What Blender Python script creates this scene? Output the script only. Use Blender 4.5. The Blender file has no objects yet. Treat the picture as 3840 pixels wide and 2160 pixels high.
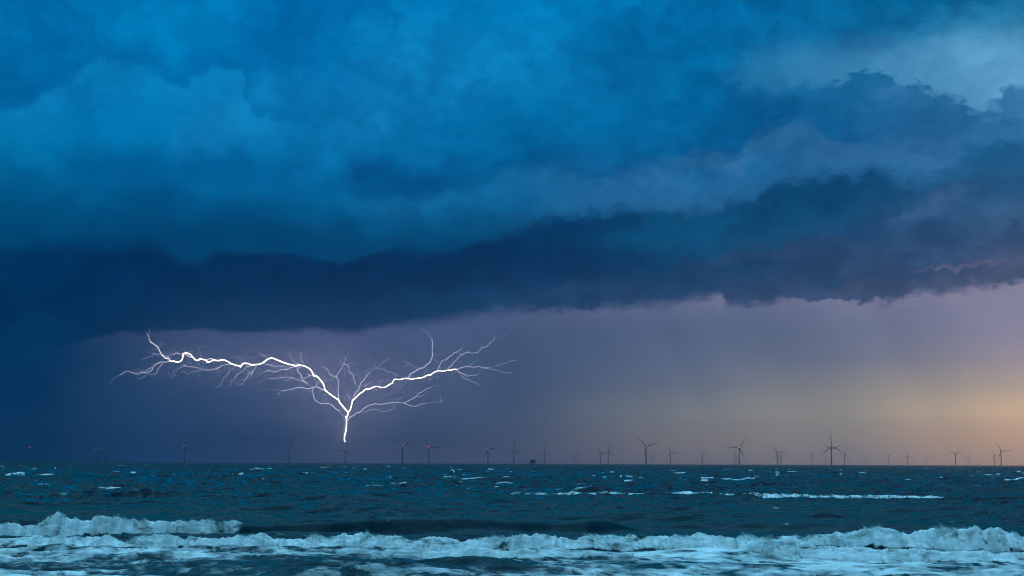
import bpy, bmesh, math, random
import numpy as np
from mathutils import Matrix, Vector

# ------------------------------------------------------------------ camera
SC = bpy.context.scene
COL = SC.collection
CAM_H = 6.0
FPX = 12000.0                      # focal length in pixels of a 3840 px wide frame
PITCH = math.atan((1738 - 1080) / FPX)
ROLL = math.atan(13.7 / 3840)
cam_data = bpy.data.cameras.new('camera')
cam_data.sensor_width = 36.0
cam_data.lens = FPX / 3840 * 36.0
cam_data.clip_start = 0.5
cam_data.clip_end = 200000
cam = bpy.data.objects.new('camera', cam_data)
COL.objects.link(cam)
CAM_R = Matrix.Rotation(math.radians(90) + PITCH, 4, 'X') @ Matrix.Rotation(ROLL, 4, 'Z')
cam.matrix_world = Matrix.Translation((0, 0, CAM_H)) @ CAM_R
SC.camera = cam
CR = np.array(CAM_R.to_3x3())

def ray(px, py):
    d = CR @ np.array([(px - 1920) / FPX, (1080 - py) / FPX, -1.0])
    return d / d[1]

def at(px, py, D):                 # the world point seen at a pixel, D metres out
    d = ray(px, py)
    return np.array([d[0] * D, D, CAM_H + d[2] * D])

def sky_uv(px, py):                # azimuth and elevation of a pixel, in units of 1/FPX
    d = ray(px, py)
    return math.atan2(d[0], d[1]) * FPX, d[2] / math.hypot(d[0], d[1]) * FPX

# ------------------------------------------------------------------ render and exposure
SC.view_settings.view_transform = 'Standard'
SC.view_settings.look = 'None'
SC.view_settings.exposure = 0.0
SC.view_settings.gamma = 1.0
SC.cycles.volume_bounces = 3
SC.cycles.max_bounces = 8
SC.cycles.use_denoising = True
SC.cycles.filter_width = 1.15

def lin(c):
    out = []
    for v in c:
        v = v / 255.0
        out.append(v / 12.92 if v <= 0.04045 else ((v + 0.055) / 1.055) ** 2.4)
    return tuple(out) + (1.0,)

# ------------------------------------------------------------------ node helper
class NT:
    def __init__(s, tree):
        s.t = tree; s.n = tree.nodes; s.l = tree.links
    def put(s, sock, v):
        if isinstance(v, bpy.types.NodeSocket): s.l.new(v, sock)
        elif v is not None:
            try: sock.default_value = v
            except Exception: sock.default_value = tuple(v)[:3]
    def math(s, op, a, b=None, c=None, clamp=False):
        n = s.n.new('ShaderNodeMath'); n.operation = op; n.use_clamp = clamp
        s.put(n.inputs[0], a)
        if b is not None: s.put(n.inputs[1], b)
        if c is not None: s.put(n.inputs[2], c)
        return n.outputs[0]
    def vec(s, x, y, z=0.0):
        n = s.n.new('ShaderNodeCombineXYZ')
        for i, v in enumerate((x, y, z)): s.put(n.inputs[i], v)
        return n.outputs[0]
    def vmath(s, op, a, b=None):
        n = s.n.new('ShaderNodeVectorMath'); n.operation = op
        s.put(n.inputs[0], a)
        if b is not None: s.put(n.inputs[1], b)
        return n.outputs['Value'] if op in ('LENGTH', 'DOT_PRODUCT') else n.outputs[0]
    def rng(s, v, a, b, c=0.0, d=1.0, kind='SMOOTHSTEP'):
        n = s.n.new('ShaderNodeMapRange'); n.interpolation_type = kind
        s.put(n.inputs[0], v)
        for i, q in enumerate((a, b, c, d)): s.put(n.inputs[i + 1], q)
        return n.outputs[0]
    def mix(s, f, a, b, blend='MIX'):
        n = s.n.new('ShaderNodeMix'); n.data_type = 'RGBA'; n.blend_type = blend
        s.put(n.inputs[0], f); s.put(n.inputs[6], a); s.put(n.inputs[7], b)
        return n.outputs[2]
    def noise(s, vec, scale, detail=5, rough=0.5, dims='2D', dist=0.0, color=False):
        n = s.n.new('ShaderNodeTexNoise'); n.noise_dimensions = dims
        s.put(n.inputs['Vector'], vec)
        n.inputs['Scale'].default_value = scale
        n.inputs['Detail'].default_value = detail
        n.inputs['Roughness'].default_value = rough
        n.inputs['Distortion'].default_value = dist
        return n.outputs['Color'] if color else n.outputs[0]
    def ramp(s, f, stops, interp='EASE'):
        n = s.n.new('ShaderNodeValToRGB'); r = n.color_ramp; r.interpolation = interp
        stops = sorted(stops)
        while len(r.elements) < len(stops): r.elements.new(0.5)
        for e, (p, c) in zip(r.elements, stops):
            e.position = p
        for e, (p, c) in zip(r.elements, stops): e.color = c
        s.put(n.inputs[0], f)
        return n.outputs[0]
    def curve(s, f, pts):
        n = s.n.new('ShaderNodeFloatCurve'); m = n.mapping; c = m.curves[0]
        pts = sorted(pts)
        c.points[0].location = pts[0]; c.points[-1].location = pts[-1]
        for p in pts[1:-1]: c.points.new(*p)
        m.extend = 'HORIZONTAL'; m.update()
        s.put(n.inputs['Value'], f)
        return n.outputs[0]

# ------------------------------------------------------------------ sky
world = bpy.data.worlds.new('World')
SC.world = world
world.use_nodes = True
W = NT(world.node_tree)
W.n.clear()
tc = W.n.new('ShaderNodeTexCoord').outputs['Generated']
sep = W.n.new('ShaderNodeSeparateXYZ'); W.l.new(tc, sep.inputs[0])
dx, dy, dz = sep.outputs
horiz = W.math('SQRT', W.math('ADD', W.math('MULTIPLY', dx, dx), W.math('MULTIPLY', dy, dy)))
az = W.math('MULTIPLY', W.math('ARCTAN2', dx, dy), FPX / 1000)          # thousands of pixels
el = W.math('MULTIPLY', W.math('DIVIDE', dz, W.math('MAXIMUM', horiz, 0.02)), FPX / 1000)

P0 = W.vec(W.math('MULTIPLY', az, 0.62), el)                            # clouds lie flat and long
warpA = W.noise(P0, 1.7, 3, 0.5, color=True)
warpB = W.noise(P0, 7.5, 9, 0.68, color=True)
sa = W.n.new('ShaderNodeSeparateXYZ'); W.l.new(warpA, sa.inputs[0])
sb = W.n.new('ShaderNodeSeparateXYZ'); W.l.new(warpB, sb.inputs[0])
def off(v, k): return W.math('MULTIPLY', W.math('SUBTRACT', v, 0.5), k)
wx = W.math('ADD', az, W.math('ADD', off(sa.outputs[0], 0.35), off(sb.outputs[0], 0.22)))
wy = W.math('ADD', el, W.math('ADD', off(sa.outputs[1], 0.16), off(sb.outputs[1], 0.13)))
WP = W.vec(wx, wy)
warpC = W.noise(P0, 26.0, 5, 0.62, color=True)
sc_ = W.n.new('ShaderNodeSeparateXYZ'); W.l.new(warpC, sc_.inputs[0])
ragged = W.rng(az, -1.6, 0.8, 0.030, 0.095, 'LINEAR')                     # cloud edges are more torn towards the right
cxo = W.math('MULTIPLY', W.math('SUBTRACT', sc_.outputs[0], 0.5), ragged)
cyo = W.math('MULTIPLY', W.math('SUBTRACT', sc_.outputs[1], 0.5), ragged)
fx = W.math('ADD', W.math('ADD', az, off(sb.outputs[0], 0.16)), cxo)
fy = W.math('ADD', W.math('ADD', el, off(sb.outputs[1], 0.13)), cyo)
FP = W.vec(fx, fy)

XS = [170, 640, 1280, 1920, 2560, 3200, 3840]
def hor(px): return 1738 + 0.00357 * (px - 1920)
def field(ys, rows, X, Y, top):
    """A colour field over the sky: one vertical ramp per azimuth, blended sideways."""
    t = W.rng(Y, 0.0, top / 1000.0, kind='LINEAR')
    cols = []
    for i, px in enumerate(XS):
        st = []
        for y, c in zip(ys, rows[i]):
            st.append((min(max((hor(px) - y) / top, 0), 1), lin(c)))
        cols.append(W.ramp(t, st, 'LINEAR'))
    out = cols[0]
    for i in range(1, len(XS)):
        out = W.mix(W.rng(X, (XS[i - 1] - 1920) / 1000, (XS[i] - 1920) / 1000, kind='LINEAR'), out, cols[i])
    return out

upper = field([0, 150, 300, 450, 600, 750, 900], [
    [(0,112,175),(0,110,172),(0,103,165),(0,116,174),(0,104,158),(0,92,144),(0,72,118)],
    [(0,114,179),(0,120,184),(0,116,180),(0,116,178),(0,100,158),(0,84,136),(0,66,112)],
    [(0,104,170),(0,110,175),(8,115,178),(12,118,178),(6,112,172),(0,97,152),(0,70,116)],
    [(0,124,187),(5,127,189),(10,124,184),(0,112,170),(0,94,150),(12,104,160),(0,78,122)],
    [(0,107,168),(0,108,168),(0,100,157),(0,102,160),(8,100,156),(42,105,155),(10,90,140)],
    [(0,99,152),(10,105,158),(30,118,168),(6,92,145),(30,97,148),(46,105,155),(20,90,140)],
    [(0,99,148),(45,128,172),(92,158,202),(62,125,172),(45,106,156),(30,95,145),(20,85,130)]], wx, wy, 1740.0)
band = field([600, 700, 800, 900, 1000, 1100, 1200], [
    [(0,60,105),(0,60,105),(0,58,104),(0,52,98),(0,46,90),(0,48,90),(0,50,90)],
    [(0,60,105),(0,58,102),(0,55,98),(0,48,92),(0,45,87),(0,46,88),(0,50,90)],
    [(0,60,105),(0,55,100),(0,50,94),(0,45,88),(0,42,84),(0,45,86),(0,52,90)],
    [(0,60,105),(0,56,100),(0,48,92),(0,44,86),(0,44,86),(18,58,98),(42,70,110)],
    [(0,70,112),(0,66,108),(0,64,106),(0,74,116),(0,58,100),(30,62,102),(50,74,112)],
    [(0,72,114),(0,66,108),(0,68,110),(20,70,112),(38,66,106),(40,68,106),(55,76,112)],
    [(18,84,128),(30,84,128),(48,90,130),(42,74,114),(62,82,118),(58,74,108),(70,84,120)]], wx, wy, 1740.0)
rain = field([1100, 1250, 1350, 1450, 1550, 1650, 1725], [
    [(0,52,94),(0,48,88),(0,40,80),(0,42,84),(0,41,85),(0,33,81),(0,31,83)],
    [(62,80,118),(59,76,116),(48,74,112),(42,70,109),(37,66,105),(29,55,102),(36,60,113)],
    [(74,88,126),(77,90,132),(68,84,122),(68,84,122),(66,81,117),(27,47,84),(69,76,116)],
    [(90,102,140),(73,89,126),(64,85,120),(62,82,116),(66,85,114),(72,83,111),(94,92,126)],
    [(106,114,148),(83,99,131),(91,105,135),(101,111,131),(135,138,138),(147,136,127),(137,127,138)],
    [(116,122,154),(101,112,141),(105,114,139),(139,138,137),(165,160,146),(160,150,139),(154,143,153)],
    [(134,132,158),(135,133,160),(152,143,156),(178,163,149),(245,205,158),(230,178,139),(211,173,157)]], az, el, 700.0)

def blob(col, P, px, py, sx, sy, color, k, rot=0.0):
    """Blend a soft-edged patch of cloud, clear sky or painted flash glow of the given colour into col."""
    a, h = sky_uv(px, py)
    v = W.vmath('SUBTRACT', P, (a / 1000, h / 1000, 0))
    if rot:
        n = W.n.new('ShaderNodeVectorRotate'); n.rotation_type = 'Z_AXIS'
        W.l.new(v, n.inputs[0]); n.inputs['Angle'].default_value = -math.radians(rot); v = n.outputs[0]
    v = W.vmath('MULTIPLY', v, (1000 / sx, 1000 / sy, 0))
    f = W.rng(W.vmath('LENGTH', v), 0.0, 1.0, k, 0.0, 'SMOOTHERSTEP')
    return W.mix(f, col, lin(color))

def edge(P_x, P_y, pts, soft):
    """1 above a line of sky points, 0 below it."""
    q = []
    for px, py in pts:
        a, h = sky_uv(px, py)
        q.append(((a / 1000 + 2.4) / 4.8, h / 1800))
    c = W.curve(W.rng(P_x, -2.4, 2.4, kind='LINEAR'), q)
    d = W.math('SUBTRACT', W.math('MULTIPLY', P_y, 1000 / 1800), c)
    sf = W.rng(sa.outputs[2], 0.30, 0.70, soft * 0.35 / 1800, soft * 2.6 / 1800)
    return d, W.rng(d, W.math('MULTIPLY', sf, -1.0), sf)

# upper deck: lit and dark lumps
for px, py, sx, sy, c, k, r in [
        (560, 105, 480, 170, (0,130,192), .75, 10), (190, 350, 380, 200, (0,98,160), .65, 10),
        (1640, 190, 520, 260, (12,130,190), .6, 0), (1000, 190, 420, 170, (0,103,168), .6, 0),
        (1800, 10, 380, 110, (0,130,195), .5, 0), (2300, 210, 480, 260, (0,97,156), .55, 35),
        (2820, 420, 440, 150, (0,84,140), .75, 8), (2570, 560, 230, 130, (0,86,140), .6, 0),
        (860, 620, 460, 130, (0,90,148), .5, 5), (420, 620, 300, 150, (0,90,146), .5, 0),
        (1750, 470, 560, 190, (0,98,158), .5, 12), (1400, 655, 250, 120, (0,66,122), .8, 0),
        (1600, 700, 300, 70, (0,84,142), .7, 8), (1560, 775, 340, 75, (22,108,162), .65, 3),
        (2080, 650, 330, 110, (24,108,165), .6, 12), (2350, 700, 480, 90, (30,104,158), .6, 10),
        (800, 330, 260, 120, (4,122,184), .45, 0), (820, 450, 330, 170, (20,124,182), .5, 30),
        (2900, 290, 330, 130, (38,122,172), .5, -5)]:
    upper = blob(upper, WP, px, py, sx, sy, c, k, r)

# cumulus tops on the left, slightly brighter than the deck behind them
d1, m1 = edge(fx, fy, [(-300,470),(0,410),(110,395),(190,330),(280,272),(370,236),(450,252),(560,258),(620,280),(655,330),
                       (700,318),(760,270),(830,248),(890,272),(915,330),(935,425),(1100,470),(1600,560),(3000,700),(4100,700)], 14)
f1 = W.math('MULTIPLY', W.math('SUBTRACT', 1.0, m1), W.rng(d1, -0.13, 0.0))
f1 = W.math('MULTIPLY', f1, W.rng(az, -0.95, -0.80, 0.62, 0.0))
upper = W.mix(f1, upper, lin((12,130,190)))
f1b = W.math('MULTIPLY', W.math('MULTIPLY', m1, W.rng(d1, 0.085, 0.0)), W.rng(az, -0.85, -0.60, 0.55, 0.0))
upper = W.mix(f1b, upper, lin((0,96,158)))

# the lit row of puffs that climbs from the centre to the right
d3, m3 = edge(fx, fy, [(-300,640),(600,650),(900,690),(1100,715),(1267,722),(1400,738),(1560,738),(1714,705),(1804,671),(1923,641),(2087,633),(2206,680),
                       (2330,650),(2450,615),(2534,590),(2609,564),(2680,575),(2743,605),(2832,500),(2930,470),(3026,460),(3130,515),(3300,545),(3500,520),(3840,492),(4150,480)], 16)
lit = W.math('MULTIPLY', W.math('MULTIPLY', W.math('SUBTRACT', 1.0, m3), W.rng(d3, -0.085, -0.004)), W.math('MULTIPLY', W.rng(az, -0.85, -0.3, 0.0, 0.72), W.rng(az, 1.9, 0.9, 0.45, 1.0)))
upper = W.mix(lit, upper, W.mix(W.rng(az, -0.3, 0.8), lin((14,112,168)), lin((50,108,158))))
drk = W.math('MULTIPLY', W.math('MULTIPLY', m3, W.rng(d3, 0.075, 0.0)), W.math('MULTIPLY', W.rng(az, -0.85, -0.4, 0.0, 0.62), W.rng(az, 1.8, 1.2, 0.2, 1.0)))
upper = W.mix(drk, upper, lin((0,82,138)))

puff = W.math('ABSOLUTE', W.math('SUBTRACT', W.noise(W.vec(wx, W.math('MULTIPLY', wy, 1.25)), 5.0, 4, 0.5, dist=0.3), 0.5))
puff = W.rng(puff, 0.0, 0.13)
pamt = W.rng(W.noise(P0, 2.1, 2, 0.5), 0.35, 0.65, 0.15, 1.0)
upper = W.mix(pamt, upper, W.mix(1.0, upper, W.mix(puff, (0.86, 0.91, 0.93, 1), (1.08, 1.04, 1.03, 1)), 'MULTIPLY'))
fine = W.noise(W.vec(W.math('MULTIPLY', fx, 0.8), fy), 11.0, 7, 0.66)
famt = W.rng(az, -1.2, 1.2, 0.25, 0.95, 'LINEAR')
upper = W.mix(famt, upper, W.mix(1.0, upper, W.mix(W.rng(fine, 0.30, 0.70), (0.66, 0.80, 0.84, 1), (1.45, 1.16, 1.12, 1)), 'MULTIPLY'))
upper = W.mix(1.0, upper, (1.0, 1.04, 1.03, 1), 'MULTIPLY')

# clear pale gap at upper right with a ragged cumulus edge under it
d2, m2 = edge(fx, fy, [(2300,200),(2650,270),(2780,330),(2960,325),(3080,322),(3180,285),(3250,255),(3320,285),(3380,345),(3420,300),
                       (3460,330),(3520,372),(3580,368),(3640,425),(3700,430),(3745,405),(3765,350),(3800,335),(3900,340),(4200,330)], 22)
gap = W.mix(W.rng(az, 0.9, 1.95), lin((38,118,168)), lin((98,165,208)))
g = W.math('MULTIPLY', m2, W.rng(W.math('ADD', wy, W.math('MULTIPLY', az, -0.02)), 1.62, 1.46))
g = W.math('MULTIPLY', g, W.rng(wx, 0.62, 1.05))
upper = W.mix(W.math('MULTIPLY', g, 0.85), upper, gap)
under = W.math('MULTIPLY', W.math('SUBTRACT', 1.0, m2), W.rng(d2, -0.16, 0.0))
under = W.math('MULTIPLY', under, W.rng(wx, 0.85, 1.2, 0, 0.6))
upper = W.mix(under, upper, lin((14,92,146)))
upper = blob(upper, FP, 3330, 360, 170, 70, (52,120,172), .7)
upper = blob(upper, FP, 3150, 560, 520, 70, (46,100,152), .6, 4)
upper = blob(upper, FP, 3330, 610, 420, 60, (58,116,168), .7, -3)
upper = blob(upper, FP, 3720, 570, 260, 60, (0,84,132), .7, 5)
tex = W.noise(WP, 4.2, 8, 0.62)
upper = W.mix(1.0, upper, W.mix(W.rng(tex, 0.25, 0.75), (0.70, 0.80, 0.84, 1), (1.2, 1.12, 1.09, 1)), 'MULTIPLY')

# dark shelf: streaks and torn lumps
for px, py, sx, sy, c, k, r in [
        (2480, 870, 520, 70, (0,82,124), .7, 8), (2450, 905, 420, 60, (0,74,116), .6, 8),
        (2700, 770, 400, 60, (0,60,100), .6, 0), (2850, 960, 560, 50, (46,68,106), .6, 9),
        (2830, 985, 200, 60, (0,54,94), .8, 4), (3280, 905, 400, 50, (38,68,108), .55, 9),
        (3500, 965, 420, 46, (30,76,118), .6, 8), (3420, 1030, 420, 45, (22,62,102), .8, 2),
        (3300, 1085, 500, 40, (50,68,100), .7, 1), (3640, 995, 420, 18, (88,92,122), .8, 5),
        (3700, 1035, 420, 26, (44,66,98), .8, 5), (3100, 1050, 120, 70, (0,58,100), .7, 0),
        (3500, 760, 260, 70, (62,98,140), .6, 25), (3240, 720, 300, 60, (0,64,106), .6, 0),
        (700, 1060, 900, 60, (0,42,84), .5, 0), (1500, 1050, 700, 70, (0,40,82), .6, 0),
        (1600, 1130, 420, 34, (6,60,98), .6, 4), (2150, 1090, 380, 34, (40,68,106), .6, 6)]:
    band = blob(band, FP, px, py, sx, sy, c, k, r)
btex = W.noise(W.vec(W.math('MULTIPLY', fx, 0.7), W.math('ADD', fy, W.math('MULTIPLY', fx, -0.10))), 8.5, 9, 0.66)
band = W.mix(1.0, band, W.mix(W.rng(btex, 0.28, 0.72), (0.62, 0.76, 0.82, 1), (1.45, 1.22, 1.16, 1)), 'MULTIPLY')

band = W.mix(W.rng(az, 0.9, -0.3), band, W.mix(1.0, band, (0.3, 0.80, 0.88, 1), 'MULTIPLY'))

# rain curtain: lit cloud shreds under the shelf, and the flash's glow painted into the sky colour
for px, py, sx, sy, c, k, r in [
        (2640, 1135, 330, 34, (122,120,152), .7, 5), (2950, 1140, 300, 30, (116,117,148), .5, 0),
        (3230, 1150, 160, 28, (124,122,154), .6, 8), (3560, 1112, 330, 32, (136,130,156), .7, 8),
        (2300, 1165, 500, 26, (94,102,138), .6, 4), (1900, 1190, 500, 30, (78,92,130), .5, 5)]:
    rain = blob(rain, FP, px, py, sx, sy, c, k, r)
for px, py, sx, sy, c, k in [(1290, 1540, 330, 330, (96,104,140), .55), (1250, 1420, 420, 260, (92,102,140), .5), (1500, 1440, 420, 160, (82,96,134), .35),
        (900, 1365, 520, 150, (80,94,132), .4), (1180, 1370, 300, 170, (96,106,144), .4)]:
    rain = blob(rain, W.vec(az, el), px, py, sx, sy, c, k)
rtex = W.noise(W.vec(W.math('ADD', W.math('MULTIPLY', az, 2.6), W.math('MULTIPLY', el, 1.3)), W.math('MULTIPLY', el, 0.5)), 1.3, 5, 0.55)
rain = W.mix(1.0, rain, W.mix(W.rng(rtex, 0.3, 0.7), (0.91, 0.93, 0.94, 1), (1.09, 1.07, 1.05, 1)), 'MULTIPLY')

dU, mU = edge(fx, fy, [(-300,950),(0,928),(300,903),(500,903),(620,925),(690,975),(735,988),(790,955),(900,948),(1100,944),
                       (1240,972),(1330,968),(1450,935),(1600,925),(1750,908),(1880,880),(1980,850),(2080,800),(2250,790),
                       (2450,785),(2640,782),(2760,745),(2860,715),(2940,672),(3050,648),(3200,650),(3300,640),(3400,672),
                       (3500,668),(3560,650),(3640,612),(3740,590),(3840,580),(4150,560)], 24)
dS, mS = edge(wx, wy, [(-300,850),(0,830),(640,830),(1280,850),(1700,850),(2000,800),(3000,690),(4100,650)], 150)
sky = W.mix(mU, band, upper)
sky = W.mix(W.math('MULTIPLY', W.math('SUBTRACT', 1.0, mS), W.math('MULTIPLY', mU, W.rng(az, -0.1, 0.6, 0.72, 0.2))), sky, lin((0,62,106)))
gx_ = W.math('ADD', W.math('ADD', az, off(sb.outputs[0], 0.07)), cxo); gy_ = W.math('ADD', W.math('ADD', el, off(sb.outputs[1], 0.055)), W.math('MULTIPLY', cyo, 0.7))
dL, mL = edge(gx_, gy_, [(-300,1345),(0,1325),(180,1318),(330,1278),(480,1248),(700,1238),(900,1246),(1150,1240),(1330,1243),(1480,1222),
                       (1650,1198),(1800,1172),(2000,1163),(2200,1155),(2400,1150),(2540,1135),(2640,1115),(2700,1100),
                       (2716,1112),(2726,1146),(2800,1148),(2880,1138),(2960,1120),(3050,1128),(3180,1130),(3320,1128),(3450,1106),
                       (3600,1085),(3720,1070),(3840,1052),(4150,1020)], 15)
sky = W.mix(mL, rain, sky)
rim = W.math('MULTIPLY', W.math('MULTIPLY', mU, W.rng(dU, 0.06, 0.0)), W.math('MULTIPLY', W.rng(az, -0.2, 0.5), W.rng(az, 1.75, 1.35, 0.0, 0.6)))
sky = W.mix(rim, sky, lin((40,108,162)))
soft = blob(sky, FP, 60, 1330, 500, 150, (0,50,91), .9)
sky = soft

# beyond the frame: bright torn overcast overhead, the last daylight low in the west
nish = W.n.new('ShaderNodeTexSky'); nish.sky_type = 'NISHITA'; nish.sun_disc = False
nish.sun_elevation = math.radians(3.0); nish.sun_rotation = math.radians(40.0)
nish.air_density = 1.0; nish.dust_density = 2.0
over_n = W.noise(tc, 2.4, 6, 0.6, dims='3D')
low = W.mix(W.rng(over_n, 0.3, 0.7), (0.0, 0.115, 0.19, 1), (0.0, 0.33, 0.48, 1))
high = W.mix(W.rng(over_n, 0.3, 0.7), (0.40, 1.42, 2.3, 1), (0.82, 2.25, 3.4, 1))
high = W.mix(0.03, high, nish.outputs[0])
over = W.mix(W.rng(el, 7.0, 26.0), low, high)
sky = W.mix(W.rng(el, 1.85, 6.5), sky, over)
west = W.math('MULTIPLY', W.rng(az, 2.0, 5.5), W.rng(az, 22.0, 9.0))
west = W.math('MULTIPLY', west, W.rng(el, 1.6, 0.0))
sky = W.mix(W.math('MULTIPLY', west, 0.45), sky, (0.62, 0.42, 0.26, 1))
back = W.math('MULTIPLY', W.rng(W.math('ABSOLUTE', az), 6.0, 15.0), W.rng(el, 14.0, 4.0))
sky = W.mix(back, sky, (0.015, 0.12, 0.20, 1))
bg = W.n.new('ShaderNodeBackground'); W.l.new(sky, bg.inputs[0]); bg.inputs[1].default_value = 1.0
wo = W.n.new('ShaderNodeOutputWorld'); W.l.new(bg.outputs[0], wo.inputs[0])
world.cycles.sampling_method = 'MANUAL'
world.cycles.sample_map_resolution = 2048

# the last of a hidden low sun in the west: weak and very soft
sd = bpy.data.lights.new('sun', 'SUN'); sd.energy = 0.03; sd.angle = math.radians(25); sd.color = (1.0, 0.82, 0.66)
sun = bpy.data.objects.new('sun', sd); COL.objects.link(sun)
sun.rotation_euler = (math.radians(84), 0, math.radians(180 - 40))

# ------------------------------------------------------------------ tagging
def tag(o, label=None, cat=None, group=None, kind=None):
    if label: o['label'] = label
    if cat: o['category'] = cat
    if group: o['group'] = group
    if kind: o['kind'] = kind
    return o

def mesh_obj(name, verts, faces, mat, parent=None, smooth=False):
    me = bpy.data.meshes.new(name)
    me.from_pydata([tuple(map(float, v)) for v in verts], [], faces)
    me.materials.append(mat)
    if smooth: me.polygons.foreach_set('use_smooth', [True] * len(me.polygons))
    me.update()
    o = bpy.data.objects.new(name, me); COL.objects.link(o)
    if parent: o.parent = parent
    return o

def empty(name, loc, rz=0.0):
    o = bpy.data.objects.new(name, None); COL.objects.link(o)
    o.location = loc; o.rotation_euler = (0, 0, rz); o.empty_display_size = 5
    return o

# ------------------------------------------------------------------ sea
def random_field(n, size, beta, kmin, kmax, seed, aniso=(1, 1)):
    """Periodic random field, power spectrum k^-beta between two wavelengths."""
    rs = np.random.RandomState(seed)
    k = np.fft.fftfreq(n, size / n) * 2 * np.pi
    kx, ky = np.meshgrid(k * aniso[0], k * aniso[1])
    kk = np.sqrt(kx ** 2 + ky ** 2); kk[0, 0] = 1e9
    amp = kk ** (-beta / 2) * (kk > kmin) * np.exp(-(kk / kmax) ** 2)
    f = np.fft.ifft2(np.fft.fft2(rs.randn(n, n)) * amp).real
    return (f / f.std()).astype(np.float32)

def ocean(n, size, wind, wdir, kmin, kmax, seed):
    """Sea waves: Phillips spectrum, height and horizontal (choppy) displacement."""
    rs = np.random.RandomState(seed)
    k = np.fft.fftfreq(n, size / n) * 2 * np.pi
    kx, ky = np.meshgrid(k, k)
    kk = np.sqrt(kx ** 2 + ky ** 2); kk[0, 0] = 1e-6
    L = wind ** 2 / 9.81
    dot = (kx * wdir[0] + ky * wdir[1]) / kk
    ph = np.exp(-1 / (kk * L) ** 2) / kk ** 4 * (0.12 + dot ** 2) * (kk > kmin) * np.exp(-(kk / kmax) ** 2)
    ph[0, 0] = 0
    H = np.fft.fft2(rs.randn(n, n)) * np.sqrt(ph)
    h = np.fft.ifft2(H).real; s = h.std()
    Dx = np.fft.ifft2(-1j * kx / kk * H).real / s
    Dy = np.fft.ifft2(-1j * ky / kk * H).real / s
    return (h / s).astype(np.float32), Dx.astype(np.float32), Dy.astype(np.float32)

def samp(f, size, x, y, rot=0.0):
    n = f.shape[0]
    c, s = math.cos(rot), math.sin(rot)
    u = ((c * x - s * y) / size * n) % n; v = ((s * x + c * y) / size * n) % n
    i = np.floor(u).astype(np.int64); j = np.floor(v).astype(np.int64)
    fu = (u - i).astype(np.float32); fv = (v - j).astype(np.float32)
    i %= n; j %= n; i1 = (i + 1) % n; j1 = (j + 1) % n
    return (f[j, i] * (1 - fu) * (1 - fv) + f[j, i1] * fu * (1 - fv) + f[j1, i] * (1 - fu) * fv + f[j1, i1] * fu * fv)

OA, OAx, OAy = ocean(1024, 430.0, 6.6, (0.25, 0.97), 0.10, 4.0, 3)
OB, OBx, OBy = ocean(1024, 97.0, 3.4, (-0.2, 0.98), 0.8, 16.0, 8)
NL = random_field(512, 900.0, 2.6, 0.01, 0.6, 21)          # large patches
NB = random_field(1024, 64.0, 2.9, 0.5, 20.0, 22)           # foam billows
NC = random_field(1024, 70.0, 3.2, 0.6, 9.0, 23, (0.45, 1))

def depth_px(px, py, h=0.0):
    d = ray(px, py)
    return (h - CAM_H) / d[2]

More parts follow.
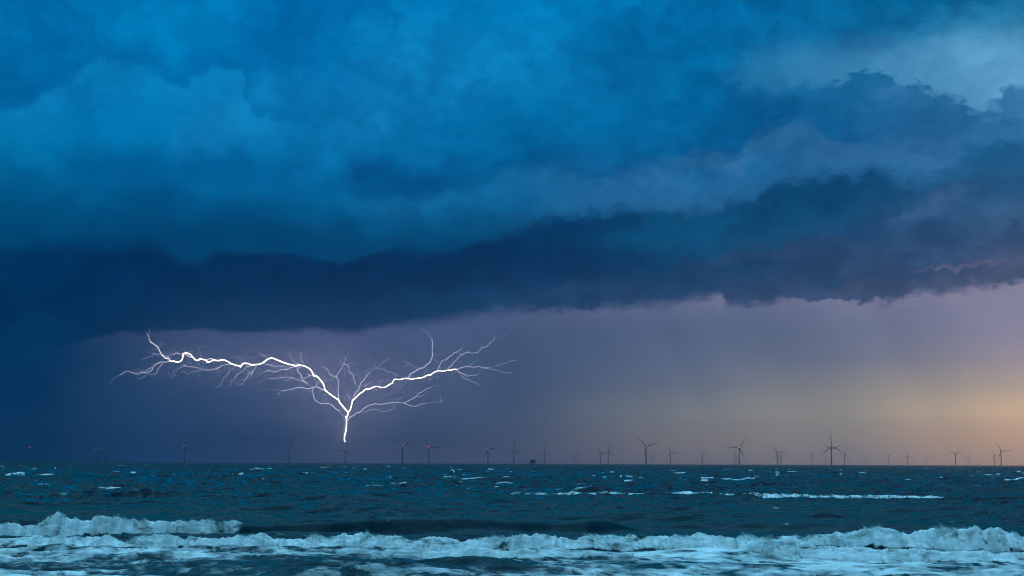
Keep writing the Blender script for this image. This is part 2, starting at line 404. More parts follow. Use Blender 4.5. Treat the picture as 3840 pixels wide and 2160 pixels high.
# every breaking wave: (px, front foot py, crest py, foam 0..1) along its crest
BREAKERS = [
    dict(pts=[(-400,2018,1962,1),(0,2016,1958,1),(90,2014,1952,1),(170,2012,1940,1),(230,2012,1936,1),(330,2012,1950,1),(420,2010,1944,1),
              (520,2008,1958,1),(600,2008,1954,1),(700,2006,1952,1),(800,2002,1950,1),(870,1998,1949,1),(905,1998,1958,.35),(960,2000,1966,0),
              (1100,2003,1962,0),(1250,2004,1953,0),(1340,2006,1950,0),(1410,2006,1945,.26),(1480,2006,1948,.12),(1540,2006,1950,.0),(1600,2006,1952,.0),(1730,2006,1950,.15),(1800,2006,1954,0),
              (1950,2004,1956,0),(2080,2002,1962,0),(2200,2002,1954,0),(2290,2000,1966,0),(2400,1996,1984,0),(2520,1992,1990,0)],
         front=1.7, back=7.0, trail=5.0),
    dict(pts=[(-400,2066,2028,1),(0,2064,2026,.9),(80,2060,2030,.8),(170,2066,2022,1),(300,2060,2014,1),(420,2066,2012,1),(560,2062,2010,1),
              (700,2058,2006,1),(820,2060,2008,1),(1000,2055,2010,1),(1200,2050,2008,1),(1330,2052,1997,1),(1400,2052,1990,1),(1480,2052,2002,1),
              (1600,2054,2008,.95),(1720,2054,2008,1),(1850,2052,2006,1),(1930,2056,1998,1),(1985,2060,1992,1),(2060,2060,2000,1),(2150,2056,2004,1),
              (2280,2056,2002,1),(2400,2054,2004,1),(2560,2060,2008,1),(2700,2062,2008,1),(2860,2056,2010,.9),(3000,2056,2012,.8),(3120,2062,2008,1),
              (3220,2070,2000,1),(3330,2072,1994,1),(3450,2074,1996,1),(3560,2076,1992,1),(3680,2078,1990,1),(3740,2078,1990,1),(3790,2076,2004,1),
              (3840,2076,2016,.9),(4200,2076,2026,.9)],
         front=2.6, back=6.0, trail=3.0),
    dict(pts=[(2500,2078,2072,.6),(2760,2080,2058,.8),(2860,2090,2040,1),(2960,2094,2038,1),(3100,2096,2052,1),(3300,2098,2062,1),(3500,2104,2068,1),
              (3700,2108,2072,1),(3840,2110,2074,1),(4200,2114,2078,1)],
         front=1.9, back=3.0, trail=2.5),
    dict(pts=[(1500,2090,2084,.7),(1620,2096,2068,.9),(1750,2098,2064,.9),(1900,2098,2072,.9),(2060,2094,2074,.8),(2200,2094,2080,.6)],
         front=1.6, back=3.0, trail=3.5),
    dict(pts=[(1880,1856,1855,0),(1930,1857,1849,.7),(2060,1859,1849,.8),(2160,1860,1843,1),(2250,1859,1846,.8),(2400,1860,1850,.75),(2540,1860,1848,.9),
              (2600,1860,1842,1),(2700,1862,1850,.8),(2760,1872,1858,.9),(2850,1872,1852,1),(2960,1870,1852,.9),(3060,1875,1860,1),(3200,1872,1858,1),
              (3350,1870,1856,1),(3450,1873,1860,1),(3600,1876,1866,.9),(3650,1876,1874,0),(3700,1872,1870,0),(3730,1872,1862,.6),(3810,1868,1860,.6),(3900,1868,1866,0)],
         front=4.0, back=10.0, trail=8.0),
    dict(pts=[(-300,1842,1822,1),(0,1840,1822,1),(40,1838,1825,1),(75,1836,1834,0),(90,1836,1836,0)],
         front=3.5, back=12.0, trail=8.0),
    dict(pts=[(560,1930,1928,0),(700,1930,1910,0),(850,1930,1908,0),(1000,1932,1922,0),(1200,1932,1930,0)], front=5.0, back=14.0, trail=0),
    dict(pts=[(1500,1880,1878,0),(1640,1882,1862,0),(1800,1884,1862,0),(1900,1884,1880,0)], front=7.0, back=18.0, trail=0),
    dict(pts=[(2000,1890,1889,0),(2160,1892,1874,0),(2240,1892,1872,0),(2340,1892,1890,0)], front=7.0, back=18.0, trail=0),
    dict(pts=[(3500,1818,1817,0),(3600,1820,1806,0),(3700,1820,1808,0),(3800,1820,1820,0)], front=12.0, back=25.0, trail=0),
]
def smooth_line(X, V, n=900):
    xs = np.linspace(X[0], X[-1], n); v = np.interp(xs, X, V)
    w = max(3, int(0.012 * n)); k = np.hanning(2 * w + 1); k /= k.sum()
    return xs, np.convolve(np.pad(v, w, mode='edge'), k, mode='valid')

for b in BREAKERS:
    X, Y, A, F = [], [], [], []
    for px, foot, crest, fo in b['pts']:
        D = depth_px(px, foot) + b['front']
        X.append(ray(px, foot)[0] * D); Y.append(D)
        A.append(max(0.0, CAM_H + ray(px, crest)[2] * D)); F.append(fo)
    X = np.array(X); o_ = np.argsort(X); X = X[o_]
    b['X'], b['Y'] = smooth_line(X, np.array(Y)[o_]); b['A'] = smooth_line(X, np.array(A)[o_])[1]; b['F'] = smooth_line(X, np.array(F)[o_])[1]

# small foam patches and streaks lying on the open water: (px from, px to, py, height px, strength)
PATCHES = [(340,505,1834,6,.9),(480,560,1851,9,.5),(600,780,1857,12,.6),(515,600,1870,8,.4),(655,740,1862,4,.9),(1075,1135,1855,7,.9),(1140,1215,1862,12,.8),
           (1215,1285,1856,5,.4),(375,430,1876,8,.5),(330,410,1916,8,.5),(820,850,1922,5,.4),(1260,1330,1860,10,.4),(1330,1380,1820,7,.5),
           (1460,1500,1818,8,.8),(1600,1660,1862,8,.4),(1690,1800,1816,4,.6),(1960,2000,1863,7,.8),(2130,2220,1818,4,.8),(2300,2440,1950,26,.35),
           (2380,2440,1915,8,.4),(1760,1790,1918,22,.3),(2640,2700,1890,26,.35),(2760,2800,1895,16,.4),(2880,2940,1908,5,.6),(3180,3250,1820,5,.8),
           (3570,3680,1844,7,.9),(3050,3240,1915,14,.35),(3300,3450,1930,8,.3),(2920,2990,1988,10,.45),(3420,3470,1895,16,.3),(3520,3600,1955,6,.4),
           (3790,3840,1850,8,.4),(1865,1930,1768,7,.9),(2015,2045,1763,4,.9),(2070,2130,1764,5,.9),(2130,2165,1758,4,.8),(2190,2220,1757,4,.8),
           (2455,2500,1768,4,.9),(2350,2380,1754,4,.7),(300,330,1744,4,.9),(505,525,1738,3,.8),(35,60,1755,3,.7),(1060,1085,1787,3,.8),(570,600,1756,3,.6),
           (860,890,1741,3,.7),(700,740,1756,3,.7),(1310,1340,1749,4,.9),(1560,1595,1739,3,.9),(2670,2700,1753,4,.8),(2910,2935,1746,3,.9),
           (3255,3285,1753,4,.8),(3330,3360,1773,4,.7),(3460,3475,1752,3,.8),(1230,1270,1799,3,.6),(210,260,1819,4,.4),(80,150,1900,8,.4),
           (900,1000,1990,8,.3),(450,520,1826,4,.4),(3600,3700,1783,3,.5),(2880,2960,1787,5,.6),(3000,3060,1800,3,.4)]
PW = []
for x0, x1, y, hh, k in PATCHES:
    xm = (x0 + x1) / 2
    D0, D1 = depth_px(xm, y - hh * 0.5), depth_px(xm, y + hh * 0.5)
    Dm = depth_px(xm, y)
    k *= 0.72
    PW.append((ray(xm, y)[0] * Dm, Dm, (x1 - x0) / 2 / FPX * Dm * 1.15, min(abs(D0 - D1) * 0.30, 70), k))

def sea(x, y):
    """Height of the water and how foamy it is at each point."""
    D = np.sqrt(x * x + y * y)
    a = samp(OA, 430.0, x, y); b = samp(OB, 97.0, x, y, 0.6); c = samp(OA, 430.0, x * 1.6 + 311, y * 1.6, 0.35)
    lowsurf = 1 / (1 + np.exp(-(y - 285) / 12))                       # waves calm inside the surf
    c2 = samp(OA, 980.0, x + 120, y, 0.12)
    gust = np.clip(1.0 + 0.42 * samp(NL, 420.0, x, y * 0.6, 0.2), 0.4, 1.7)
    big = (0.25 * a + 0.11 * c) * gust + 0.38 * c2 * (1 - 0.6 * np.exp(-((y - 585) / 80) ** 2))
    sm = 0.058 * b * gust
    calm = np.ones_like(x)
    z = np.zeros_like(x); foam = np.zeros_like(x)
    bil = samp(NB, 64.0, x, y * 1.0, 0.3); bil2 = samp(NB, 23.0, x + 5, y, 1.1)
    fc = samp(NC, 70.0, x, y)
    for br in BREAKERS:
        sel = (y > br['Y'].min() - 25) & (y < br['Y'].max() + 60) & (x > br['X'][0] - 3) & (x < br['X'][-1] + 3)
        if not sel.any(): continue
        xs = x[sel]; ys = y[sel]
        yb = np.interp(xs, br['X'], br['Y']); A = np.interp(xs, br['X'], br['A']); F = np.interp(xs, br['X'], br['F'])
        sc = 1.0 if br['front'] < 3.3 else br['front'] / 1.6
        n0 = bil[sel]; n1 = samp(NB, 64.0, xs, ys * 2.0, 0.3); n2 = samp(NB, 23.0, xs + 5, ys * 2.6, 1.1)
        wob = samp(NC, 40.0, xs, np.zeros_like(xs) + br['Y'][0]) * 0.35 * sc
        s = ys - yb - wob * F
        Fr = np.clip(F, 0, 1)
        A = A * (1 + 0.10 * Fr * samp(NB, 31.0, xs, xs * 0 + 3.3 + br['Y'][1]))
        fr = br['front']
        fe = fr * (1 + 0.9 * (1 - np.clip(Fr * 1.5, 0, 1))) if fr < 3 else fr
        t = np.clip(1 + s / fe, 0, 1)
        wb = np.clip((Fr - 0.1) / 0.6, 0, 1); rise = wb * t ** 0.85 + (1 - wb) * t * t * (3 - 2 * t)
        prof = np.where(s < 0, rise, np.exp(-(s / br['back']) ** 2))
        near = np.clip(1 - np.abs(s) / (fr * 1.3), 0, 1)
        h = A * prof + Fr * near * (0.065 * np.abs(n1) + 0.022 * np.abs(n2)) * min(1.0, A.max()) * (1.0 if fr < 4 and sc < 2 else 0.25)
        z[sel] = np.maximum(z[sel], h)
        cal = np.exp(-((s + fr * .4) / (fr * (1.1 if fr < 3 else 3.5))) ** 2) * (np.clip(A, 0, 1) if fr < 3 else np.clip(Fr * 2, 0, 1))
        calm[sel] = np.minimum(calm[sel], 1 - (0.5 if fr < 3 else 0.85) * cal)
        tr = br['trail'] + 0.001
        f = Fr * np.where(s < 0, np.clip((s + fr * (1.15 + 0.10 * n0)) / (fr * 0.30), 0, 1),
                          np.clip(1.15 - s / tr + 0.35 * n1, 0, 1) * 0.95)
        if fr < 3: f = f * (0.88 - 0.15 * np.clip(n0, -0.8, 1.6)) * (1 - 0.25 * np.clip(fc[sel] - 0.3, 0, 1))
        else: f = f * np.clip(0.66 + 0.12 * bil2[sel] + 0.10 * fc[sel], 0, 0.80)
        foam[sel] = np.maximum(foam[sel], f)
    # surf zone: old foam torn into nets, streaks behind the bores
    zone = 1 / (1 + np.exp((y - 222) / 5.0))
    zone2 = np.exp(-((y - 243) / 14) ** 2) * 0.35
    patch = samp(NL, 260.0, x, y * 0.8, 0.4)
    foam = np.maximum(foam, zone * (0.69 + 0.11 * patch + 0.06 * fc - 0.10 * np.clip((200 - y) / 18, 0, 1)) + zone2 * (0.5 + 0.3 * patch) - 0.08)
    # white horses out at sea, on the highest crests
    hh = a + 0.5 * c + 0.12 * b
    wind = samp(NL, 900.0, x, y)
    cap = np.clip((hh - 2.95 - 0.35 * wind + 0.25 * bil) / 0.35, 0, 1) * np.clip((y - 320) / 500, 0, 1)
    foam = np.maximum(foam, cap * 0.72)
    for cx, cy, rx, ry, k in PW:
        sel = (np.abs(x - cx) < rx * 2.2) & (np.abs(y - cy) < ry * 2.2)
        if not sel.any(): continue
        q = ((x[sel] - cx) / rx) ** 2 + ((y[sel] - cy) / ry) ** 2
        foam[sel] = np.maximum(foam[sel], k * np.exp(-q * 1.2) * np.clip(0.80 + 0.40 * bil[sel] + 0.2 * fc[sel], 0, 1.1))
    amp = 0.45 + 0.55 * lowsurf
    H = z + calm * (big * amp + sm)
    return H, foam

# polar sheet: rows crowd towards the surf, columns towards the view
near_rows = list(np.arange(20, 140, 6.0)) + list(np.arange(140, 198, 0.30)) + list(np.arange(198, 272, 0.115)) + list(np.arange(272, 330, 0.25))
D = 330.0; far_rows = []
while D < 90000:
    far_rows.append(D); p = CAM_H * 3200 / D
    p -= 0.11 if p > 3 else 0.055 + 0.018 * p
    if p <= 0.2: break
    D = CAM_H * 3200 / p
far_rows += [120000.0]
R = np.array(near_rows + far_rows)
th = np.concatenate([-np.geomspace(1.25, 0.215, 40), np.linspace(-0.205, 0.205, 1330), np.geomspace(0.215, 1.25, 40)])
TH, RR = np.meshgrid(th, R)
gx = (RR * np.tan(TH)).ravel(); gy = RR.ravel().copy()
nr, nc = RR.shape
H0, FO = sea(gx, gy)
e = 0.12
Hx, _ = sea(gx + e, gy); Hy, _ = sea(gx, gy + e)
sxn = (Hx - H0) / e; syn = (Hy - H0) / e
lim = 2.2
bias = 0.12 + 0.12 * np.clip((gy - 280) / 900, 0, 1) + 0.08 * np.clip((gy - 1500) / 3000, 0, 1)          # unresolved ripples turn mostly their near sides to the shore
sxn = sxn * 1.6; syn = syn * 3.0 + bias
lo = 0.03 * np.clip((gy - 205) / 90, 0, 1)                     # at this low angle the far sides of the waves are hidden by the near ones
syn = np.where(gy > 205, lo + 0.5 * ((syn - lo) + np.sqrt((syn - lo) ** 2 + 0.012)), syn)
sxn = np.clip(sxn, -lim, lim); syn = np.clip(syn, -lim, lim)
nv = np.stack([-sxn, -syn, np.ones_like(sxn)], 1); nv /= np.linalg.norm(nv, axis=1)[:, None]
fade = np.exp(-(gy / 9000.0) ** 2)
co = np.stack([gx, gy, H0 * (0.25 + 0.75 * fade)], 1).astype(np.float32)
idx = np.arange(nr * nc).reshape(nr, nc)
quads = np.stack([idx[:-1, :-1], idx[:-1, 1:], idx[1:, 1:], idx[1:, :-1]], -1).reshape(-1, 4)
me = bpy.data.meshes.new('sea')
me.vertices.add(nr * nc); me.vertices.foreach_set('co', co.ravel())
me.loops.add(quads.size); me.loops.foreach_set('vertex_index', quads.ravel().astype(np.int32))
me.polygons.add(len(quads)); me.polygons.foreach_set('loop_start', np.arange(0, quads.size, 4, dtype=np.int32))
me.update(calc_edges=True)
me.polygons.foreach_set('use_smooth', np.ones(len(quads), dtype=bool))
at_ = me.attributes.new('foam', 'FLOAT', 'POINT'); at_.data.foreach_set('value', FO.astype(np.float32))
at_ = me.attributes.new('wave_normal', 'FLOAT_VECTOR', 'POINT'); at_.data.foreach_set('vector', nv.astype(np.float32).ravel())

mat = bpy.data.materials.new('sea_water'); mat.use_nodes = True
M = NT(mat.node_tree); M.n.clear()
geo = M.n.new('ShaderNodeNewGeometry')
pos = geo.outputs['Position']
fo = M.n.new('ShaderNodeAttribute'); fo.attribute_name = 'foam'
wn = M.n.new('ShaderNodeAttribute'); wn.attribute_name = 'wave_normal'
cd = M.n.new('ShaderNodeSeparateXYZ'); M.l.new(pos, cd.inputs[0])
far = M.rng(cd.outputs[1], 300, 3000)
# ripples
ripple = M.noise(M.vmath('MULTIPLY', pos, (1, 0.6, 1)), 1.6, 4, 0.6, dims='3D')
bp = M.n.new('ShaderNodeBump'); bp.inputs['Strength'].default_value = 0.35; bp.inputs['Distance'].default_value = 0.10
M.l.new(ripple, bp.inputs['Height']); M.l.new(wn.outputs['Vector'], bp.inputs['Normal'])
wat = M.n.new('ShaderNodeBsdfPrincipled')
M.l.new(M.mix(M.rng(cd.outputs[1], 260, 900), (0.0, 0.025, 0.036, 1), (0.0, 0.013, 0.025, 1)), wat.inputs['Base Color'])
wat.inputs['Specular IOR Level'].default_value = 0.14
wat.inputs['IOR'].default_value = 1.333
M.l.new(M.rng(cd.outputs[1], 200, 4000, 0.14, 0.34, 'LINEAR'), wat.inputs['Roughness'])
M.l.new(bp.outputs[0], wat.inputs['Normal'])
# foam texture: nets and streaks torn by the noise, long in the direction the wash runs
fp = M.vmath('MULTIPLY', pos, (1.0, 0.34, 1.0))
n1 = M.noise(fp, 0.24, 6, 0.6, dims='3D', dist=1.0)
fq = M.vec(M.math('ADD', M.math('MULTIPLY', cd.outputs[0], 0.55), M.math('MULTIPLY', cd.outputs[1], 0.06)), M.math('MULTIPLY', cd.outputs[1], 0.17), M.math('MULTIPLY', cd.outputs[2], 1.5))
n2 = M.noise(fq, 1.05, 5, 0.62, dims='3D', dist=0.8)
vein = M.math('SUBTRACT', 1.0, M.math('MULTIPLY', M.math('ABSOLUTE', M.math('SUBTRACT', n2, 0.5)), 9.0), clamp=True)
tx = M.math('ADD', M.math('MULTIPLY', n2, 0.52), M.math('ADD', M.math('MULTIPLY', n1, 0.48), M.math('MULTIPLY', vein, 0.12)))
thr = M.math('SUBTRACT', 0.98, M.math('MULTIPLY', fo.outputs['Fac'], 0.80))
ff = M.rng(M.math('SUBTRACT', tx, thr), -0.16, 0.20)
ff = M.math('MULTIPLY', ff, M.rng(fo.outputs['Fac'], 0.02, 0.25))
foamb = M.n.new('ShaderNodeBsdfPrincipled')
n3 = M.noise(M.vmath('MULTIPLY', pos, (1.0, 0.4, 2.2)), 0.8, 4, 0.6, dims='3D', dist=0.5)
fcol = M.mix(M.rng(M.math('ADD', M.math('MULTIPLY', n2, 0.4), M.math('MULTIPLY', n3, 0.6)), 0.38, 0.60), (0.62, 0.58, 0.54, 1), (0.97, 0.88, 0.87, 1))
M.l.new(fcol, foamb.inputs['Base Color'])
foamb.inputs['Roughness'].default_value = 0.9
foamb.inputs['Specular IOR Level'].default_value = 0.1
bp2 = M.n.new('ShaderNodeBump'); bp2.inputs['Strength'].default_value = 0.3; bp2.inputs['Distance'].default_value = 0.3
M.l.new(n2, bp2.inputs['Height']); M.l.new(wn.outputs['Vector'], bp2.inputs['Normal'])
M.l.new(bp2.outputs[0], foamb.inputs['Normal'])
mx = M.n.new('ShaderNodeMixShader'); M.l.new(ff, mx.inputs[0]); M.l.new(wat.outputs[0], mx.inputs[1]); M.l.new(foamb.outputs[0], mx.inputs[2])
mo = M.n.new('ShaderNodeOutputMaterial'); M.l.new(mx.outputs[0], mo.inputs[0])
me.materials.append(mat)
sea_o = bpy.data.objects.new('sea', me); COL.objects.link(sea_o)
tag(sea_o, kind='structure')

# wind-torn spray: thin wisps of water thrown up along the broken crests
def spray():
    rs = np.random.RandomState(77)
    V, F = [], []
    for bi, n, lean in ((0, 12000, -0.15), (1, 24000, -0.9), (2, 3000, -0.5)):
        br = BREAKERS[bi]
        xs = rs.uniform(br['X'][0], br['X'][-1], n)
        Fx = np.interp(xs, br['X'], br['F']); A = np.interp(xs, br['X'], br['A']); yb = np.interp(xs, br['X'], br['Y'])
        clump = samp(NB, 31.0, xs, xs * 0 + 7.0)
        keep = rs.rand(n) < np.clip(Fx * (0.45 + 0.5 * clump), 0, 1)
        xs, A, yb, clump = xs[keep], A[keep], yb[keep], clump[keep]
        ys = yb + rs.uniform(-0.9, 0.5, len(xs))
        z0, _ = sea(xs, ys)
        L = rs.gamma(2.0, 0.032, len(xs)) * np.clip(0.6 + 0.5 * clump, 0.3, 2) * np.clip(A, 0.3, 1.3)
        dxs = lean + rs.normal(0, 0.2, len(xs)); w = rs.uniform(0.006, 0.016, len(xs))
        for x, y, z, l, dx_, w_ in zip(xs, ys, z0, L, dxs, w):
            b_ = len(V)
            mx_, mz_ = x + dx_ * l * 0.4, z + l * 0.6
            V += [(x - w_, y, z - 0.06), (x + w_, y, z - 0.06), (x, y + 2 * w_, z - 0.06),
                  (mx_ - w_, y, mz_), (mx_ + w_, y, mz_), (mx_, y + 2 * w_, mz_), (x + dx_ * l * 1.2, y, z + l)]
            F += [(b_, b_ + 1, b_ + 4, b_ + 3), (b_ + 1, b_ + 2, b_ + 5, b_ + 4), (b_ + 2, b_, b_ + 3, b_ + 5),
                  (b_ + 3, b_ + 4, b_ + 6), (b_ + 4, b_ + 5, b_ + 6), (b_ + 5, b_ + 3, b_ + 6)]
    m = bpy.data.materials.new('spray_water'); m.use_nodes = True
    N_ = NT(m.node_tree); p_ = N_.n['Principled BSDF']
    t_ = N_.n.new('ShaderNodeNewGeometry').outputs['Position']
    nz = N_.noise(t_, 3.0, 3, 0.6, dims='3D')
    N_.l.new(N_.mix(nz, (0.55, 0.66, 0.66, 1), (0.80, 0.86, 0.88, 1)), p_.inputs['Base Color'])
    p_.inputs['Roughness'].default_value = 0.8; p_.inputs['Alpha'].default_value = 0.75
    return tag(mesh_obj('spray', V, F, m), kind='stuff')
spray()

# ------------------------------------------------------------------ simple materials
def paint(name, color, rough=0.5, wear=0.12, scale=0.3):
    m = bpy.data.materials.new(name); m.use_nodes = True
    N = NT(m.node_tree); b = N.n['Principled BSDF']
    t = N.n.new('ShaderNodeTexCoord').outputs['Object']
    n = N.noise(t, scale, 5, 0.6, dims='3D')
    c0 = tuple(v * (1 - wear) for v in color) + (1,); c1 = tuple(min(1, v * (1 + wear)) for v in color) + (1,)
    N.l.new(N.mix(n, c0, c1), b.inputs['Base Color']); b.inputs['Roughness'].default_value = rough
    return m

def glow(name, color, strength):
    m = bpy.data.materials.new(name); m.use_nodes = True
    N = NT(m.node_tree); N.n.clear()
    e_ = N.n.new('ShaderNodeEmission'); e_.inputs[0].default_value = color + (1,); e_.inputs[1].default_value = strength
    o_ = N.n.new('ShaderNodeOutputMaterial'); N.l.new(e_.outputs[0], o_.inputs[0])
    return m

M_TOWER = paint('tower_paint', (0.16, 0.18, 0.19))
M_BLADE = paint('blade_paint', (0.16, 0.18, 0.19), 0.4)
M_YELLOW = paint('yellow_paint', (0.32, 0.22, 0.04), 0.6)
M_RED = glow('red_lamp', (1.0, 0.06, 0.10), 9.0)
M_REDOFF = paint('red_lamp_glass', (0.2, 0.02, 0.03))
M_STEEL = paint('platform_steel', (0.10, 0.12, 0.13), 0.6, 0.3)
M_DECK = paint('platform_cladding', (0.14, 0.17, 0.19), 0.6, 0.2)

# ------------------------------------------------------------------ wind turbines
HUB_Z, BLADE_R = 78.0, 56.0

def lathe(profile, seg=20):
    v, f = [], []
    for r, z in profile:
        for i in range(seg):
            a_ = 2 * math.pi * i / seg; v.append((r * math.cos(a_), r * math.sin(a_), z))
    for k in range(len(profile) - 1):
        for i in range(seg):
            j = (i + 1) % seg
            f.append((k * seg + i, k * seg + j, (k + 1) * seg + j, (k + 1) * seg + i))
    f.append(tuple(reversed(range(seg)))); f.append(tuple((len(profile) - 1) * seg + i for i in range(seg)))
    return v, f

def box(cx, cy, cz, sx, sy, sz):
    v = [(cx + a * sx / 2, cy + b * sy / 2, cz + c * sz / 2) for c in (-1, 1) for a, b in ((-1, -1), (1, -1), (1, 1), (-1, 1))]
    f = [(3, 2, 1, 0), (4, 5, 6, 7), (0, 1, 5, 4), (1, 2, 6, 5), (2, 3, 7, 6), (3, 0, 4, 7)]
    return v, f

def rod(p, q, r, seg=6):
    p, q = Vector(p), Vector(q); d = (q - p).normalized()
    u = d.orthogonal().normalized(); w = d.cross(u)
    v = []
    for c in (p, q):
        for i in range(seg):
            a_ = 2 * math.pi * i / seg; v.append(tuple(c + u * r * math.cos(a_) + w * r * math.sin(a_)))
    f = [(i, (i + 1) % seg, seg + (i + 1) % seg, seg + i) for i in range(seg)]
    f += [tuple(reversed(range(seg))), tuple(range(seg, 2 * seg))]
    return v, f

def join(parts):
    V, F = [], []
    for v, f in parts:
        o_ = len(V); V += list(v); F += [tuple(i + o_ for i in q) for q in f]
    return V, F

def blade_geo():
    st = [(1.2, 2.3, 2.3, 0), (4, 2.6, 2.3, 4), (9, 4.2, 1.5, 14), (13, 4.4, 1.1, 12), (22, 3.7, .8, 8), (33, 2.9, .55, 4), (44, 2.1, .38, 2), (52, 1.35, .25, 0), (55.2, .8, .15, 0), (56, .25, .06, 0)]
    V, F = [], []
    seg = 12
    for r, ch, thk, tw in st:
        for i in range(seg):
            a_ = 2 * math.pi * i / seg
            x = math.cos(a_) * ch / 2 + (0.12 * ch if r > 6 else 0); y = math.sin(a_) * thk / 2 * (1.2 if x < 0 else 0.8)
            t_ = math.radians(tw)
            V.append((x * math.cos(t_) - y * math.sin(t_), x * math.sin(t_) + y * math.cos(t_), r))
    for k in range(len(st) - 1):
        for i in range(seg):
            j = (i + 1) % seg; F.append((k * seg + i, k * seg + j, (k + 1) * seg + j, (k + 1) * seg + i))
    F.append(tuple(reversed(range(seg)))); F.append(tuple((len(st) - 1) * seg + i for i in range(seg)))
    return V, F

def nacelle_geo():
    # rounded oblong housing, nose to -y
    V, F = [], []
    secs = [(-3.4, 1.7, 1.7), (-2.4, 2.1, 2.1), (2.0, 2.2, 2.2), (6.5, 2.1, 2.0), (8.6, 1.6, 1.3)]
    seg = 16
    for y, hw, hh in secs:
        for i in range(seg):
            a_ = 2 * math.pi * i / seg; c_, s_ = math.cos(a_), math.sin(a_)
            k = (abs(c_) ** 4 + abs(s_) ** 4) ** -0.25
            V.append((c_ * k * hw, y, s_ * k * hh + 0.6))
    for k in range(len(secs) - 1):
        for i in range(seg):
            j = (i + 1) % seg; F.append((k * seg + j, k * seg + i, (k + 1) * seg + i, (k + 1) * seg + j))
    F.append(tuple(range(seg))); F.append(tuple(reversed([(len(secs) - 1) * seg + i for i in range(seg)])))
    cooler = box(0, 7.0, 3.5, 3.6, 1.6, 1.6)
    return join([(V, F), cooler])

def ball(c, r, n=8):
    pr = [(max(0.02, r * math.sin(math.pi * i / n)), -r * math.cos(math.pi * i / n)) for i in range(n + 1)]
    v, f = lathe(pr, 10)
    return [(x + c[0], y + c[1], z + c[2]) for x, y, z in v], f

def hub_geo():
    pr = [(0.1, 2.3), (1.0, 2.0), (1.7, 1.1), (2.0, 0), (1.9, -1.5)]
    v, f = lathe([(r, z) for r, z in reversed(pr)], 16)
    return [(x, -z, y) for x, y, z in v], f

def build_turbine(lit):
    root = empty('wind_turbine', (0, 0, 0))
    parts = []
    v, f = lathe([(2.55, 15), (2.5, 30), (2.55, 30.3), (2.48, 30.6), (2.2, 52), (2.26, 52.3), (2.2, 52.6), (1.7, HUB_Z - 2.2), (1.9, HUB_Z - 1.8), (1.8, HUB_Z - 1.2)], 24)
    mesh_obj('tower', v, f, M_TOWER, root, True)
    tp = [lathe([(3.0, -14), (3.0, 13.2), (2.8, 13.4), (2.8, 15.0)], 24), lathe([(4.9, 13.4), (4.9, 13.8)], 24)]
    for i in range(12):
        a_ = 2 * math.pi * i / 12
        tp.append(rod((4.7 * math.cos(a_), 4.7 * math.sin(a_), 13.8), (4.7 * math.cos(a_), 4.7 * math.sin(a_), 15.0), .06, 4))
        b_ = 2 * math.pi * (i + 1) / 12
        for z in (14.4, 15.0):
            tp.append(rod((4.7 * math.cos(a_), 4.7 * math.sin(a_), z), (4.7 * math.cos(b_), 4.7 * math.sin(b_), z), .05, 4))
    tp += [rod((-1, -3.6, -3), (-1, -3.6, 13.4), .18), rod((1, -3.6, -3), (1, -3.6, 13.4), .18)]
    v, f = join(tp); mesh_obj('transition_piece', v, f, M_YELLOW, root)
    v, f = nacelle_geo(); nac = mesh_obj('nacelle', v, f, M_TOWER, root, False); nac.location = (0, 0, HUB_Z)
    if lit:
        for s_ in (-1, 1):
            v, f = join([ball((s_ * 1.9, 2.5, 3.6), 0.85), rod((s_ * 1.9, 2.5, 2.6), (s_ * 1.9, 2.5, 3.2), .3)])
            mesh_obj('warning_light', v, f, M_RED, nac)
    v, f = hub_geo(); hub = mesh_obj('hub', v, f, M_TOWER, root, True)
    hub.location = (0, -4.9, HUB_Z + 0.6)
    v, f = blade_geo()
    bme = None
    for i in range(3):
        if bme is None:
            b_ = mesh_obj('blade', v, f, M_BLADE, hub, True); bme = b_.data
        else:
            b_ = bpy.data.objects.new('blade', bme); COL.objects.link(b_); b_.parent = hub
        b_.rotation_euler = (0, math.radians(120 * i), 0)
    return root

def copy_tree(o, parent=None):
    c = o.copy(); COL.objects.link(c); c.parent = parent
    for ch in o.children: copy_tree(ch, c)
    return c

